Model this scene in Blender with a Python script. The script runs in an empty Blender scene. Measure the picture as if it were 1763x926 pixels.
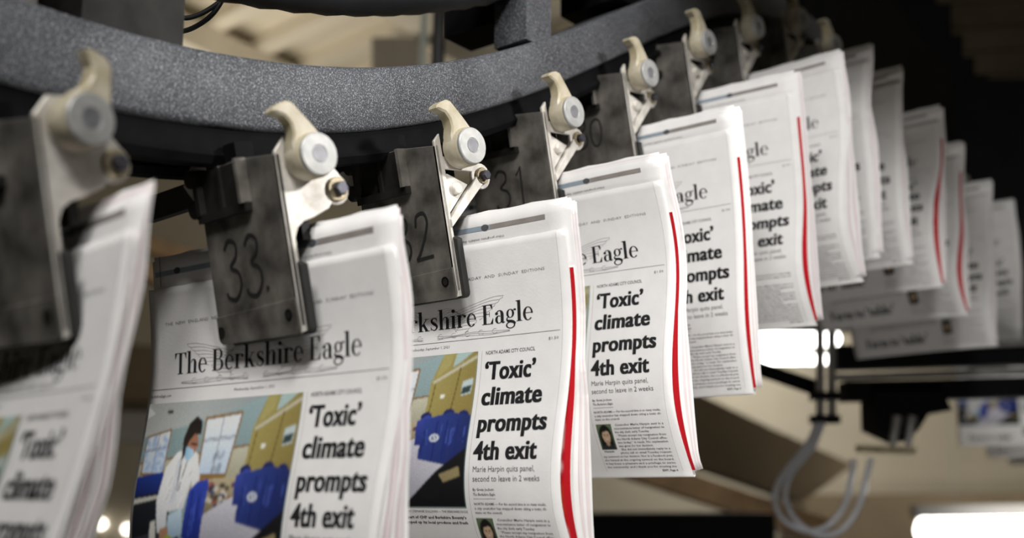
import bpy, math, random
import numpy as np

# ------------------------------------------------------------------ camera, world, lights, exposure
SC = bpy.context.scene
COL = SC.collection
ZC = 1.70                                   # camera height above the floor
PITCH = math.radians(10.62)
cam_d = bpy.data.cameras.new('camera')
cam = bpy.data.objects.new('camera', cam_d); COL.objects.link(cam)
cam.location = (0, 0, ZC); cam.rotation_euler = (math.pi / 2 + PITCH, 0, 0)
cam_d.sensor_width = 36; cam_d.lens = 2069.7 / 1763 * 36
cam_d.clip_start = 0.02; cam_d.clip_end = 60
cam_d.dof.use_dof = True; cam_d.dof.focus_distance = 1.03; cam_d.dof.aperture_fstop = 3.8
SC.camera = cam
SC.view_settings.view_transform = 'Standard'; SC.view_settings.look = 'None'
SC.view_settings.exposure = 0.0; SC.view_settings.gamma = 1.0
world = bpy.data.worlds.new('world'); SC.world = world; world.use_nodes = True
world.node_tree.nodes['Background'].inputs[0].default_value = (0.9, 0.82, 0.7, 1)
world.node_tree.nodes['Background'].inputs[1].default_value = 0.010

def area_light(name, loc, target, sx, sy, power, col):
    d = bpy.data.lights.new(name, 'AREA'); d.shape = 'RECTANGLE'; d.size = sx; d.size_y = sy
    d.energy = power; d.color = col
    o = bpy.data.objects.new(name, d); COL.objects.link(o); o.location = loc
    v = np.array(target, float) - np.array(loc, float)
    from mathutils import Vector
    o.rotation_euler = Vector(v).to_track_quat('-Z', 'Y').to_euler()
    return o
area_light('key_lamp', (-0.42, -0.66, ZC + 1.45), (-0.05, 1.0, ZC + 0.1), 0.5, 0.3, 24, (1.0, 0.985, 0.96))
def spot_light(name, loc, target, angle, blend, power, col, soft=0.09):
    from mathutils import Vector
    d = bpy.data.lights.new(name, 'SPOT'); d.energy = power; d.color = col; d.spot_size = math.radians(angle); d.spot_blend = blend; d.shadow_soft_size = soft
    o = bpy.data.objects.new(name, d); COL.objects.link(o); o.location = loc
    o.rotation_euler = (Vector(target) - Vector(loc)).to_track_quat('-Z', 'Y').to_euler()
    return o
spot_light('fill_lamp', (0.20, -0.35, ZC + 1.12), (0.14, 1.36, ZC + 0.27), 60, 0.75, 72, (1.0, 0.985, 0.96), 0.13)
spot_light('side_lamp', (1.30, 0.42, ZC + 0.86), (0.0, 1.05, ZC + 0.335), 34, 0.8, 84, (1.0, 0.97, 0.94))
area_light('low_lamp', (0.35, 0.55, ZC - 0.85), (0.55, 1.9, ZC + 0.25), 0.5, 0.3, 5.5, (1.0, 0.97, 0.93))
area_light('tube_lamp', (1.28, 6.35, ZC + 0.80), (1.30, 7.2, ZC + 0.50), 0.9, 0.1, 7.0, (1.0, 0.98, 0.94))
area_light('far_row_fill', (1.80, 2.95, ZC + 0.36), (1.66, 3.8, ZC + 0.10), 0.25, 0.2, 3.0, (1.0, 0.97, 0.92))  # unseen light added to brighten the second row of newspapers
area_light('ceiling_fill', (-1.3, 4.6, ZC + 0.95), (-0.9, 5.5, ZC + 2.0), 1.2, 0.6, 11, (1.0, 0.92, 0.78))  # unseen light added below the ceiling to brighten it
area_light('back_wall_fill', (2.6, 5.2, ZC + 0.1), (2.3, 7.2, ZC + 0.45), 1.2, 0.5, 16, (1.0, 0.94, 0.84))  # unseen light added to brighten the right of the back wall

rnd = random.Random(7)

# ------------------------------------------------------------------ materials
def nodes(name):
    m = bpy.data.materials.new(name); m.use_nodes = True
    nt = m.node_tree; return m, nt, nt.nodes['Principled BSDF']
def mat(name, col, rough=0.6, metal=0.0, var=0.0, scale=30, col2=None, bump=0.0, bscale=200, spec=0.5):
    m, nt, b = nodes(name)
    b.inputs['Roughness'].default_value = rough; b.inputs['Metallic'].default_value = metal
    b.inputs['Specular IOR Level'].default_value = spec
    c2 = col2 or tuple(c * (1 - var) for c in col)
    tc = nt.nodes.new('ShaderNodeTexCoord')
    n = nt.nodes.new('ShaderNodeTexNoise'); n.inputs['Scale'].default_value = scale; n.inputs['Detail'].default_value = 5
    r = nt.nodes.new('ShaderNodeValToRGB')
    r.color_ramp.elements[0].position = 0.35; r.color_ramp.elements[1].position = 0.68
    r.color_ramp.elements[0].color = (*c2, 1); r.color_ramp.elements[1].color = (*col, 1)
    nt.links.new(tc.outputs['Object'], n.inputs['Vector']); nt.links.new(n.outputs['Fac'], r.inputs[0])
    nt.links.new(r.outputs[0], b.inputs['Base Color'])
    if bump:
        n2 = nt.nodes.new('ShaderNodeTexNoise'); n2.inputs['Scale'].default_value = bscale; n2.inputs['Detail'].default_value = 3
        bp = nt.nodes.new('ShaderNodeBump'); bp.inputs['Strength'].default_value = bump; bp.inputs['Distance'].default_value = 0.001
        nt.links.new(tc.outputs['Object'], n2.inputs['Vector']); nt.links.new(n2.outputs['Fac'], bp.inputs['Height'])
        nt.links.new(bp.outputs[0], b.inputs['Normal'])
    return m
def emit(name, col, s):
    m, nt, b = nodes(name)
    b.inputs['Base Color'].default_value = (*col, 1); b.inputs['Emission Color'].default_value = (*col, 1)
    b.inputs['Emission Strength'].default_value = s
    return m
def print_mat(name):
    m, nt, b = nodes(name)
    a = nt.nodes.new('ShaderNodeVertexColor'); a.layer_name = 'ink'
    nt.links.new(a.outputs[0], b.inputs['Base Color']); b.inputs['Roughness'].default_value = 0.75
    b.inputs['Specular IOR Level'].default_value = 0.2
    return m
M = dict(
    paper=mat('newsprint', (0.80, 0.785, 0.775), 0.9, var=0.05, scale=60, bump=0.12, bscale=500, spec=0.1),
    paper2=mat('newsprint_inner', (0.72, 0.63, 0.635), 0.9, var=0.06, scale=60, spec=0.1),
    ink=mat('black_ink', (0.02, 0.02, 0.022), 0.7, var=0.2, scale=200, spec=0.2),
    grey=mat('grey_ink', (0.10, 0.10, 0.105), 0.8, var=0.2, scale=200, spec=0.1),
    pale=mat('pale_grey_ink', (0.27, 0.265, 0.27), 0.8, var=0.2, scale=200, spec=0.1),
    bluebar=mat('blue_grey_ink', (0.30, 0.36, 0.42), 0.8, var=0.15, scale=80, spec=0.1),
    brownbar=mat('brown_grey_ink', (0.29, 0.26, 0.24), 0.8, var=0.15, scale=80, spec=0.1),
    pic=print_mat('colour_print'),
    plate=mat('scuffed_steel', (0.24, 0.225, 0.20), 0.55, 0.5, scale=34, col2=(0.065, 0.06, 0.053), bump=0.15, bscale=90),
    dark=mat('dark_steel', (0.022, 0.021, 0.019), 0.5, 0.2, scale=40, col2=(0.008, 0.008, 0.007), spec=0.3),
    cast=mat('cast_aluminium', (0.78, 0.75, 0.70), 0.45, 0.35, scale=55, col2=(0.52, 0.49, 0.44), bump=0.2, bscale=160),
    cream=mat('aged_cream_plastic', (0.58, 0.53, 0.43), 0.42, scale=48, col2=(0.36, 0.31, 0.20)),
    disc=mat('worn_roller_steel', (0.50, 0.50, 0.49), 0.5, 0.4, scale=70, col2=(0.36, 0.36, 0.35), bump=0.1, bscale=300),
    pin=mat('roller_pin_steel', (0.27, 0.27, 0.29), 0.45, 0.4, var=0.3, scale=80),
    brass=mat('brass_washer', (0.60, 0.51, 0.34), 0.4, 0.5, var=0.5, scale=150),
    bolt=mat('blued_bolt', (0.10, 0.10, 0.12), 0.35, 0.7, var=0.4, scale=120),
    rubber=mat('black_rubber', (0.022, 0.022, 0.020), 0.7, var=0.4, scale=60),
    marker=mat('marker_ink', (0.012, 0.012, 0.012), 0.6, var=0.2),
    lip=mat('black_channel', (0.005, 0.005, 0.006), 0.6, 0.0, var=0.5, scale=40, spec=0.08),
    tube=mat('black_ribbed_hose', (0.018, 0.018, 0.019), 0.5, var=0.4, scale=20),
)
def rail_mat():
    m, nt, b = nodes('black_paint_with_glints')
    tc = nt.nodes.new('ShaderNodeTexCoord')
    n = nt.nodes.new('ShaderNodeTexNoise'); n.inputs['Scale'].default_value = 14; n.inputs['Detail'].default_value = 6
    r = nt.nodes.new('ShaderNodeValToRGB'); r.color_ramp.elements[0].position = 0.3; r.color_ramp.elements[1].position = 0.7
    r.color_ramp.elements[0].color = (0.042, 0.045, 0.052, 1); r.color_ramp.elements[1].color = (0.088, 0.094, 0.106, 1)
    s = nt.nodes.new('ShaderNodeTexNoise'); s.inputs['Scale'].default_value = 900; s.inputs['Detail'].default_value = 2
    sr = nt.nodes.new('ShaderNodeValToRGB'); sr.color_ramp.elements[0].position = 0.52; sr.color_ramp.elements[1].position = 0.75
    sr.color_ramp.elements[0].color = (0, 0, 0, 1); sr.color_ramp.elements[1].color = (1, 1, 1, 1)
    mx = nt.nodes.new('ShaderNodeMix'); mx.data_type = 'RGBA'; mx.inputs['B'].default_value = (0.46, 0.47, 0.50, 1)  # pale sparkle glints painted into the rail colour
    bp = nt.nodes.new('ShaderNodeBump'); bp.inputs['Strength'].default_value = 0.8; bp.inputs['Distance'].default_value = 0.0006
    for x in (n, s): nt.links.new(tc.outputs['Object'], x.inputs['Vector'])
    nt.links.new(n.outputs['Fac'], r.inputs[0]); nt.links.new(s.outputs['Fac'], sr.inputs[0])
    nt.links.new(sr.outputs[0], mx.inputs['Factor']); nt.links.new(r.outputs[0], mx.inputs['A'])
    nt.links.new(mx.outputs['Result'], b.inputs['Base Color'])
    nt.links.new(s.outputs['Fac'], bp.inputs['Height']); nt.links.new(bp.outputs[0], b.inputs['Normal'])
    b.inputs['Metallic'].default_value = 0.3; b.inputs['Roughness'].default_value = 0.40
    return m
M['rail'] = rail_mat()

# ------------------------------------------------------------------ object helpers
def link(name, me, material=None, parent=None, smooth=False):
    if material is not None and not me.materials: me.materials.append(material)
    o = bpy.data.objects.new(name, me); COL.objects.link(o)
    if parent is not None: o.parent = parent
    if smooth: me.polygons.foreach_set('use_smooth', [True] * len(me.polygons))
    return o
def pymesh(name, V, F):
    me = bpy.data.meshes.new(name); me.from_pydata([tuple(map(float, v)) for v in V], [], F); me.update()
    return me
def empty(name, label, cat, loc, rot=(0, 0, 0), group=None):
    o = bpy.data.objects.new(name, None); COL.objects.link(o); o.empty_display_size = 0.02
    o.location = loc; o.rotation_euler = rot
    return tag(o, label, cat, group)
def tag(o, label=None, cat=None, group=None, kind=None):
    if label: o['label'] = label
    if cat: o['category'] = cat
    if group: o['group'] = group
    if kind: o['kind'] = kind
    return o
class MB:
    """collects simple solids into one mesh"""
    def __init__(s): s.V = []; s.F = []
    def add(s, V, F):
        k = len(s.V); s.V += [tuple(map(float, v)) for v in V]; s.F += [tuple(i + k for i in f) for f in F]; return s
    def box(s, x0, x1, y0, y1, z0, z1):
        return s.add([(x, y, z) for z in (z0, z1) for y in (y0, y1) for x in (x0, x1)],
                     [(0, 2, 3, 1), (4, 5, 7, 6), (0, 1, 5, 4), (2, 6, 7, 3), (0, 4, 6, 2), (1, 3, 7, 5)])
    def prism(s, poly, a0, a1, axis='x', bev=0.0):
        """extrude a 2D outline (the two other axes, in order) along axis, with bevelled rims"""
        P = np.array(poly, float); n = len(P)
        if ((np.roll(P, -1, 0)[:, 0] - P[:, 0]) * (np.roll(P, -1, 0)[:, 1] + P[:, 1])).sum() > 0: P = P[::-1]
        def inset(d):
            e = np.roll(P, -1, 0) - P; e /= np.linalg.norm(e, axis=1)[:, None] + 1e-12
            nn = np.stack([-e[:, 1], e[:, 0]], 1); q = nn + np.roll(nn, 1, 0); q /= np.linalg.norm(q, axis=1)[:, None] + 1e-9
            return P + q * d
        if bev: rings = [(inset(bev), a0), (P, a0 + bev), (P, a1 - bev), (inset(bev), a1)]
        else: rings = [(P, a0), (P, a1)]
        put = {'x': lambda a, p: (a, p[0], p[1]), 'y': lambda a, p: (p[0], a, p[1]), 'z': lambda a, p: (p[0], p[1], a)}[axis]
        V = [put(a, p) for Q, a in rings for p in Q]; F = []
        flip = axis == 'y'
        for k in range(len(rings) - 1):
            for i in range(n):
                j = (i + 1) % n; f = (k * n + i, k * n + j, (k + 1) * n + j, (k + 1) * n + i); F.append(f[::-1] if flip else f)
        a = tuple(range(n))[::-1]; b = tuple((len(rings) - 1) * n + i for i in range(n))
        F += [a[::-1], b[::-1]] if flip else [a, b]
        return s.add(V, F)
    def lathe(s, c, prof, axis='x', n=32):
        """prof = list of (position along axis, radius) from one end to the other"""
        V = []; F = []
        for a, r in prof:
            for k in range(n):
                t = 2 * math.pi * k / n; p, q = r * math.cos(t), r * math.sin(t)
                V.append({'x': (c[0] + a, c[1] + p, c[2] + q), 'y': (c[0] + q, c[1] + a, c[2] + p), 'z': (c[0] + p, c[1] + q, c[2] + a)}[axis])
        for k in range(len(prof) - 1):
            for i in range(n):
                j = (i + 1) % n; F.append((k * n + i, k * n + j, (k + 1) * n + j, (k + 1) * n + i))
        F.append(tuple(range(n))[::-1]); F.append(tuple((len(prof) - 1) * n + i for i in range(n)))
        return s.add(V, F)
    def sweep(s, pts, r, n=10):
        P = [np.array(p, float) for p in pts]; V = []; F = []
        up = np.array([0.13, 0.21, 0.97])
        for k, p in enumerate(P):
            d = P[min(k + 1, len(P) - 1)] - P[max(k - 1, 0)]; d /= np.linalg.norm(d)
            a = np.cross(d, up); a /= np.linalg.norm(a); b = np.cross(a, d)
            rr = r[k] if hasattr(r, '__len__') else r
            for i in range(n):
                t = 2 * math.pi * i / n; V.append(p + a * rr * math.cos(t) + b * rr * math.sin(t))
        for k in range(len(P) - 1):
            for i in range(n):
                j = (i + 1) % n; F.append((k * n + i, (k + 1) * n + i, (k + 1) * n + j, k * n + j))
        F.append(tuple(range(n))); F.append(tuple((len(P) - 1) * n + i for i in range(n))[::-1])
        return s.add(V, F)
    def mesh(s, name): return pymesh(name, s.V, s.F)
def catmull(pts, n=8):
    P = [np.array(p, float) for p in pts]; P = [2 * P[0] - P[1]] + P + [2 * P[-1] - P[-2]]; out = []
    for i in range(1, len(P) - 2):
        for k in range(n):
            t = k / n; a, b, c, d = P[i - 1:i + 3]
            out.append(0.5 * (2 * b + (c - a) * t + (2 * a - 5 * b + 4 * c - d) * t * t + (3 * b - a - 3 * c + d) * t ** 3))
    out.append(P[-2]); return out
def shade(o, angle=35):
    me = o.data
    me.polygons.foreach_set('use_smooth', [True] * len(me.polygons))
    me.set_sharp_from_angle(angle=math.radians(angle))
    return o

# ------------------------------------------------------------------ measured places (metres, from the camera foot; z from camera height)
# newspaper: x, y, z of the top middle of its front page, turn, forward bow at four heights, cross curve, twist
PAPERS = [
 [-0.2853, 0.6873, 0.1313, 0.7767, 0.0073, 0.0236, 0.0092, -0.0150, 0.0175, 0.0],
 [-0.1795, 0.8442, 0.1579, 0.7235, -0.0091, 0.0009, 0.0209, 0.0368, 0.0091, -0.0481],
 [-0.0665, 1.0110, 0.2059, 0.6668, -0.0091, -0.0012, 0.0065, -0.0252, 0.0085, 0.0145],
 [0.0317, 1.1753, 0.2884, 0.7476, -0.0186, -0.0128, -0.0102, -0.0376, -0.0278, -0.0131],
 [0.1277, 1.3141, 0.3817, 0.6948, -0.0094, -0.0118, -0.0111, -0.0241, 0.0002, 0.0084],
 [0.2206, 1.4321, 0.4647, 0.6784, -0.0076, -0.0097, -0.0014, -0.0295, -0.0102, 0.0000],
 [0.3163, 1.5487, 0.5312, 0.7895, -0.0085, 0.0014, 0.0048, -0.0269, -0.0064, 0.0000],
 [0.3952, 1.6789, 0.5908, 0.8013, 0.0141, 0.0098, 0.0071, 0.0027, -0.0028, 0.0000],
 [0.4814, 1.8092, 0.6064, 0.8152, 0.0095, 0.0143, 0.0157, -0.0027, -0.0049, 0.0000],
 [0.5788, 1.9294, 0.5844, 0.8160, -0.0027, 0.0451, 0.0447, 0.0263, -0.0140, 0.0000],
 [0.6528, 2.0454, 0.5593, 0.8450, 0.0333, 0.0182, 0.0389, 0.0129, -0.0497, 0.0000],
 [0.7543, 2.1791, 0.5285, 0.8492, 0.0290, 0.0131, 0.0333, 0.0194, -0.0475, 0.0000],
 [0.8842, 2.3336, 0.4812, 0.8960, -0.0108, -0.0520, -0.0004, 0.0535, -0.0026, 0.0000],
 [1.0134, 2.4865, 0.4342, 0.7854, -0.0076, -0.0077, -0.0067, -0.0145, 0.0000, 0.0000],
]
GRIPS = [
 [0.0130, -0.0051, -0.0011, 0.5871],
 [0.0157, -0.0024, -0.0030, 0.7931],
 [0.0053, -0.0179, -0.0006, 0.7710],
 [0.0010, -0.0129, 0.0018, 0.7301],
 [-0.0019, -0.0128, -0.0006, 0.7218],
 [-0.0068, -0.0111, -0.0004, 0.7240],
 [-0.0154, -0.0093, 0.0015, 0.7264],
 [-0.0022, -0.0137, 0.0056, 0.7252],
]
PAPERS[9][4:8] = [0.004, 0.032, 0.042, 0.026]
PAPERS[10][4:9] = [0.012, 0.020, 0.038, 0.013, -0.03]
PAPERS[11][4:9] = [0.010, 0.014, 0.033, 0.019, -0.03]
PAPERS[12][:8] = [0.985, 2.62, 0.600, .85, -0.008, -0.006, 0.004, 0.010]
PAPERS[0][4:8] = [0.0073, 0.0236, 0.045, 0.068]
PAPERS[1] = [-0.1801, 0.8485, 0.1585, 0.7154, -0.0082, 0.0004, 0.0059, -0.0150, 0.0104, -0.1184, 0.2065]
PAPERS.pop()
PW, PH, FLAP = 0.279, 0.2795, 0.027
KN = np.array([0, .07, .14, .21, .28])

# ------------------------------------------------------------------ lettering (flat outlines in a common (x, y) plane)
_tc = {}
def sans(s, res=2, bold=0.0, spacing=1.0):
    """built-in sans letters as flat verts and faces, cap height 1"""
    key = (s, res, bold, spacing)
    if key in _tc: return _tc[key]
    c = bpy.data.curves.new('lettering', 'FONT'); c.body = s; c.size = 1; c.resolution_u = res; c.offset = bold; c.space_character = spacing
    o = bpy.data.objects.new('lettering', c); COL.objects.link(o)
    me = bpy.data.meshes.new_from_object(o.evaluated_get(bpy.context.evaluated_depsgraph_get()))
    V = np.empty(len(me.vertices) * 3); me.vertices.foreach_get('co', V); V = V.reshape(-1, 3)[:, :2]
    F = [tuple(p.vertices) for p in me.polygons]
    bpy.data.objects.remove(o); bpy.data.meshes.remove(me); bpy.data.curves.remove(c)
    _tc[key] = (V / CAP, F); return _tc[key]
CAP = 1.0
CAP = float(sans('H')[0][:, 1].max()); _tc.clear()

def ribbon(pts, w):
    P = np.array([p[:2] for p in pts], float); W = np.array([p[2] if len(p) > 2 else w for p in pts], float)
    d = np.gradient(P, axis=0); d /= np.linalg.norm(d, axis=1)[:, None] + 1e-9; n = np.stack([-d[:, 1], d[:, 0]], 1)
    L, R = P + n * W[:, None] / 2, P - n * W[:, None] / 2
    return [[L[i], R[i], R[i + 1], L[i + 1]] for i in range(len(P) - 1)]
def sm(pts, n=5): return [tuple(p) for p in catmull(pts, n)]
def ell(cx, cy, rx, ry, wl, wr, wy, a0=0, a1=360, n=26):
    out = []
    for k in range(n):
        q = []
        for a in (a0 + (a1 - a0) * k / n, a0 + (a1 - a0) * (k + 1) / n):
            t = math.radians(a); c, s_ = math.cos(t), math.sin(t); w = wl if c < 0 else wr
            q.append(((cx + rx * c, cy + ry * s_), (cx + (rx - w) * c, cy + (ry - wy) * s_)))
        out.append([q[0][0], q[1][0], q[1][1], q[0][1]])
    return out
def disc(x, y, r, n=14): return [[(x + r * math.cos(2 * math.pi * k / n), y + r * math.sin(2 * math.pi * k / n)) for k in range(n)]]
def bx(x0, x1, y0, y1): return [[(x0, y0), (x1, y0), (x1, y1), (x0, y1)]]
ST, HR = .148, .034
def stem(x, y0, y1): return bx(x - ST / 2, x + ST / 2, y0, y1)
def foot(x, e=.135): return bx(x - e, x + e, 0, HR)
def flag(x, y): return [[(x - ST / 2 - .08, y - .035), (x - ST / 2, y - .06), (x - ST / 2 + .02, y), (x - ST / 2 - .08, y - .012)]]
def arch(x0, x1): 
    cx = (x0 + x1) / 2 + ST / 2; return ell(cx, .44, x1 + ST / 2 - cx, .22, .03, ST, .055, 0, 165, 16) + stem(x1, 0, .45)
G = {
 'T': (bx(.02, .66, .97, 1) + stem(.34, 0, 1) + foot(.34, .15) + [[(.02, 1), (.02, .72), (.045, .72), (.13, .97)], [(.66, 1), (.66, .72), (.635, .72), (.55, .97)]], .68),
 'h': (stem(.15, 0, 1.05) + foot(.15) + flag(.15, 1.05) + arch(.15, .47) + foot(.47), .63),
 'e': (ell(.25, .33, .235, .345, .13, .085, .04, 0, 318) + bx(.10, .47, .355, .385), .52),
 'B': (stem(.19, 0, 1) + bx(.05, .42, 0, HR) + bx(.05, .40, .97, 1) + bx(.19, .42, .505, .535) + ell(.38, .755, .22, .245, .13, .13, .03, -90, 90, 14) + ell(.40, .265, .25, .265, .14, .14, .03, -90, 90, 14), .71),
 'r': (stem(.15, 0, .66) + foot(.15) + flag(.15, .66) + ell(.32, .47, .14, .195, .05, .06, .05, 25, 160, 10) + disc(.42, .565, .07), .50),
 'k': (stem(.15, 0, 1.05) + foot(.15) + flag(.15, 1.05) + ribbon([(.2, .24), (.46, .63)], .04) + ribbon([(.28, .40), (.48, .02)], .13) + bx(.38, .62, 0, HR) + bx(.36, .58, .63, .66), .63),
 's': (ribbon(sm([(.36, .52, .03), (.30, .625, .04), (.2, .635, .05), (.105, .56, .09), (.12, .45, .12), (.22, .35, .15), (.335, .26, .13), (.37, .15, .09), (.29, .03, .05), (.18, .02, .04), (.06, .13, .03)]), .1) + bx(.345, .37, .46, .65) + bx(.05, .075, .01, .2), .45),
 'i': (stem(.15, 0, .66) + foot(.15) + flag(.15, .66) + disc(.15, .90, .09), .31),
 'E': (stem(.19, 0, 1) + bx(.05, .58, 0, HR) + bx(.05, .56, .97, 1) + bx(.19, .42, .505, .535) + bx(.40, .425, .39, .65) + [[(.58, 0), (.60, .29), (.575, .29), (.46, .03)], [(.56, 1), (.565, .75), (.54, .75), (.45, .97)]], .66),
 'a': (stem(.37, .03, .46) + ell(.25, .45, .19, .215, .05, ST, .045, 0, 150, 16) + disc(.10, .50, .075) + ell(.20, .19, .175, .205, .125, .03, .04, 60, 330, 20) + ribbon(sm([(.37, .10, .13), (.41, .02, .07), (.50, .05, .03)]), .05), .54),
 'g': (ell(.22, .435, .19, .225, .105, .105, .035) + ell(.23, -.15, .225, .175, .07, .07, .045) + ribbon(sm([(.12, .26, .04), (.05, .17, .06), (.11, .07, .11), (.28, .035, .14), (.42, -.04, .11), (.44, -.12, .06)]), .1) + ribbon([(.33, .57, .035), (.42, .63, .045)], .04) + disc(.45, .61, .055), .50),
 'l': (stem(.15, 0, 1.05) + foot(.15) + flag(.15, 1.05), .31),
 'm': (stem(.15, 0, .66) + foot(.15) + flag(.15, .66) + arch(.15, .46) + foot(.46) + arch(.46, .78) + foot(.78), .93),
 't': (stem(.17, .08, .80) + bx(.03, .36, .62, .66) + ribbon(sm([(.17, .12, .13), (.22, .03, .07), (.30, .03, .04), (.36, .12, .03)]), .05), .39),
 'o': (ell(.26, .33, .245, .345, .13, .13, .035), .53),
 'b': (stem(.15, 0, 1.05) + flag(.15, 1.05) + ell(.31, .33, .23, .345, .05, .13, .04), .58),
 'F': (stem(.19, 0, 1) + foot(.19, .16) + bx(.05, .56, .97, 1) + bx(.19, .42, .505, .535) + bx(.40, .425, .39, .65) + [[(.56, 1), (.565, .72), (.54, .72), (.45, .97)]], .58),
 '‘': (disc(.12, .78, .08) + ribbon(sm([(.06, .80, .06), (.07, .92, .05), (.17, 1.03, .02)]), .05), .25),
 '’': (disc(.12, .96, .08) + ribbon(sm([(.18, .94, .06), (.17, .82, .05), (.07, .71, .02)]), .05), .25),
 ' ': ([], .22),
}
def serif(s):
    V = []; F = []; x = 0
    for ch in s:
        polys, adv = G[ch]
        for p in polys:
            F.append(tuple(range(len(V), len(V) + len(p)))); V += [(q[0] + x, q[1]) for q in p]
        x += adv
    return np.array(V, float), F
class Ink:
    """flat print on a page: points in (u, v) metres, v downwards"""
    def __init__(s): s.V = []; s.F = []; s.n = 0
    def add(s, V, F):
        s.V.append(np.asarray(V, float)); s.F += [tuple(i + s.n for i in f) for f in F]; s.n += len(V); return s
    def line(s, txt, u0, u1, v, cap, font='sans', bold=0.0, smear=0.0, res=2, align=None, sx=None, italic=0.0, flip=False, spacing=1.0):
        V, F = serif(txt) if font == 'serif' else sans(txt, res, bold, spacing)
        if not len(V): return s
        V = V.copy(); V[:, 0] += italic * V[:, 1]
        if smear:
            n0 = len(V); V = np.concatenate([V + np.array([dx, 0]) for dx in (-smear, 0, smear)]); F = [tuple(i + n0 * k for i in f) for k in range(3) for f in F]
        x0, x1 = V[:, 0].min(), V[:, 0].max(); k = (u1 - u0) / (x1 - x0) if sx is None else cap * sx
        U = (V[:, 0] - x0) * k; w = (x1 - x0) * k
        if align == 'r': U += (u1 - u0) - w
        out = np.stack([u0 + U, v - V[:, 1] * cap], 1)
        if flip: out = np.stack([u0 + u1 - out[:, 0], 2 * v - cap - out[:, 1]], 1)
        return s.add(out, F)
    def rule(s, u0, u1, v0, v1, w):
        n = 24; P = [(u0 + (u1 - u0) * k / n, v0 + (v1 - v0) * k / n) for k in range(n + 1)]
        return s.path(P, w)
    def path(s, P, w):
        for q in ribbon(P, w): s.add(q, [(0, 1, 2, 3)])
        return s
    def arrays(s): return np.concatenate(s.V), s.F
mm = 0.001
masthead = Ink()
masthead.line('The Berkshire Eagle', 31 * mm, 240 * mm, 68.6 * mm, 16.2 * mm, 'serif')
headline = Ink()
for s_, u0, u1, v in (('‘Toxic’', 191, 244.5, 114.6), ('climate', 190.8, 253.9, 135.8), ('prompts', 191, 262.2, 158.0), ('4th exit', 190, 255.6, 180.7)):
    headline.line(s_, u0 * mm, u1 * mm, v * mm, 14.4 * mm, bold=0.018, smear=.050, res=4, spacing=1.06)
second_head = Ink().line('Farm to ‘table’', 30 * mm, 160 * mm, 265 * mm, 16.5 * mm, 'serif', smear=.03)
kicker = Ink(); deck = Ink(); byline = Ink(); web_address = Ink(); date_line = Ink(); price = Ink(); masthead_rule = Ink(); photo_credit = Ink(); caption = Ink()     # the small print, each kind by itself
kicker.line('NORTH ADAMS CITY COUNCIL', 191 * mm, 242.7 * mm, 93.7 * mm, 2.9 * mm, res=2, bold=.012)
deck.line('Marie Harpin quits panel,', 191 * mm, 254 * mm, 190.4 * mm, 4.5 * mm, res=2)
deck.line('second to leave in 2 weeks', 191 * mm, 259.2 * mm, 198.0 * mm, 4.5 * mm, res=2)
byline.line('By Greta Jochem', 191 * mm, 213 * mm, 205.2 * mm, 2.0 * mm, res=1, bold=.012)
byline.line('The Berkshire Eagle', 191 * mm, 214 * mm, 209.0 * mm, 2.0 * mm, res=1, italic=.2, bold=.012)
byline.rule(191 * mm, 214 * mm, 211.5 * mm, 211.5 * mm, .25 * mm)
web_address.line('BerkshireEagle.com', 4 * mm, 29 * mm, 85.6 * mm, 2.4 * mm, res=1)
date_line.line('Wednesday, September 1, 2021', 104 * mm, 150 * mm, 85.0 * mm, 2.2 * mm, res=1)
price.line('$1.50', 256 * mm, 266 * mm, 86.4 * mm, 2.2 * mm, res=1)
masthead_rule.rule(3.5 * mm, 267.3 * mm, 79.4 * mm, 79.4 * mm, .32 * mm)
photo_credit.line('PHOTOS BY STEPHANIE ZOLLSHAN — THE BERKSHIRE EAGLE', 106 * mm, 183 * mm, 223.0 * mm, 1.9 * mm, res=1)
caption.line('Volunteers pack bags of fresh groceries, part of CHP and Berkshire Bounty’s', 42 * mm, 180 * mm, 228.2 * mm, 2.3 * mm, res=1, bold=.03)
caption.line('food program. The organization has ramped up its local produce and fresh', 42 * mm, 180.5 * mm, 232.6 * mm, 2.3 * mm, res=1, bold=.03)
body = Ink()
bl = ['NORTH ADAMS — For the second time in so many weeks,', 'a city councilor has stepped down citing a toxic cli-', 'mate on the council.']
for k, s_ in enumerate(bl): body.line(s_, 191 * mm, (264 if k < 2 else 219) * mm, (216.6 + 3.5 * k) * mm, 2.0 * mm, res=1, bold=.01)
bl = ['Councilor Marie Harpin sent in a', 'one-sentence letter of resignation to', 'the city clerk early Tuesday.', '“Please accept my resignation from',
      'the North Adams City Council effec-', 'tive today,” it reads. No explanation', 'was given for her decision.', 'She did not immediately reply to a']
for k, s_ in enumerate(bl): body.line(s_, (212 if k in (0, 3, 7) else 210) * mm, (248 if k in (2, 6) else 264.5) * mm, (229.4 + 3.5 * k) * mm, 2.0 * mm, res=1, bold=.01)
bl = ['phone call or email Tuesday request-', 'ing comment on her decision. Nor in a Facebook post,', 'she hinted at the ongoing turmoil on the board.', 'It has been a pleasure and a privilege to serve', 'the community, and I thank you for trusting me']
for k, s_ in enumerate(bl): body.line(s_, (210 if k == 0 else 189) * mm, 265 * mm, (257.4 + 3.7 * k) * mm, 2.0 * mm, res=1, bold=.01)
body.line('Harpin', 192 * mm, 203 * mm, 255.6 * mm, 1.6 * mm, res=1, bold=.03)
body.line('EXIT, Page 4', 249 * mm, 265 * mm, 276.2 * mm, 1.8 * mm, res=1, bold=.03)
faint = Ink()     # pale print: the line above the masthead, the column rule and the line drawing of the eagle
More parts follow.
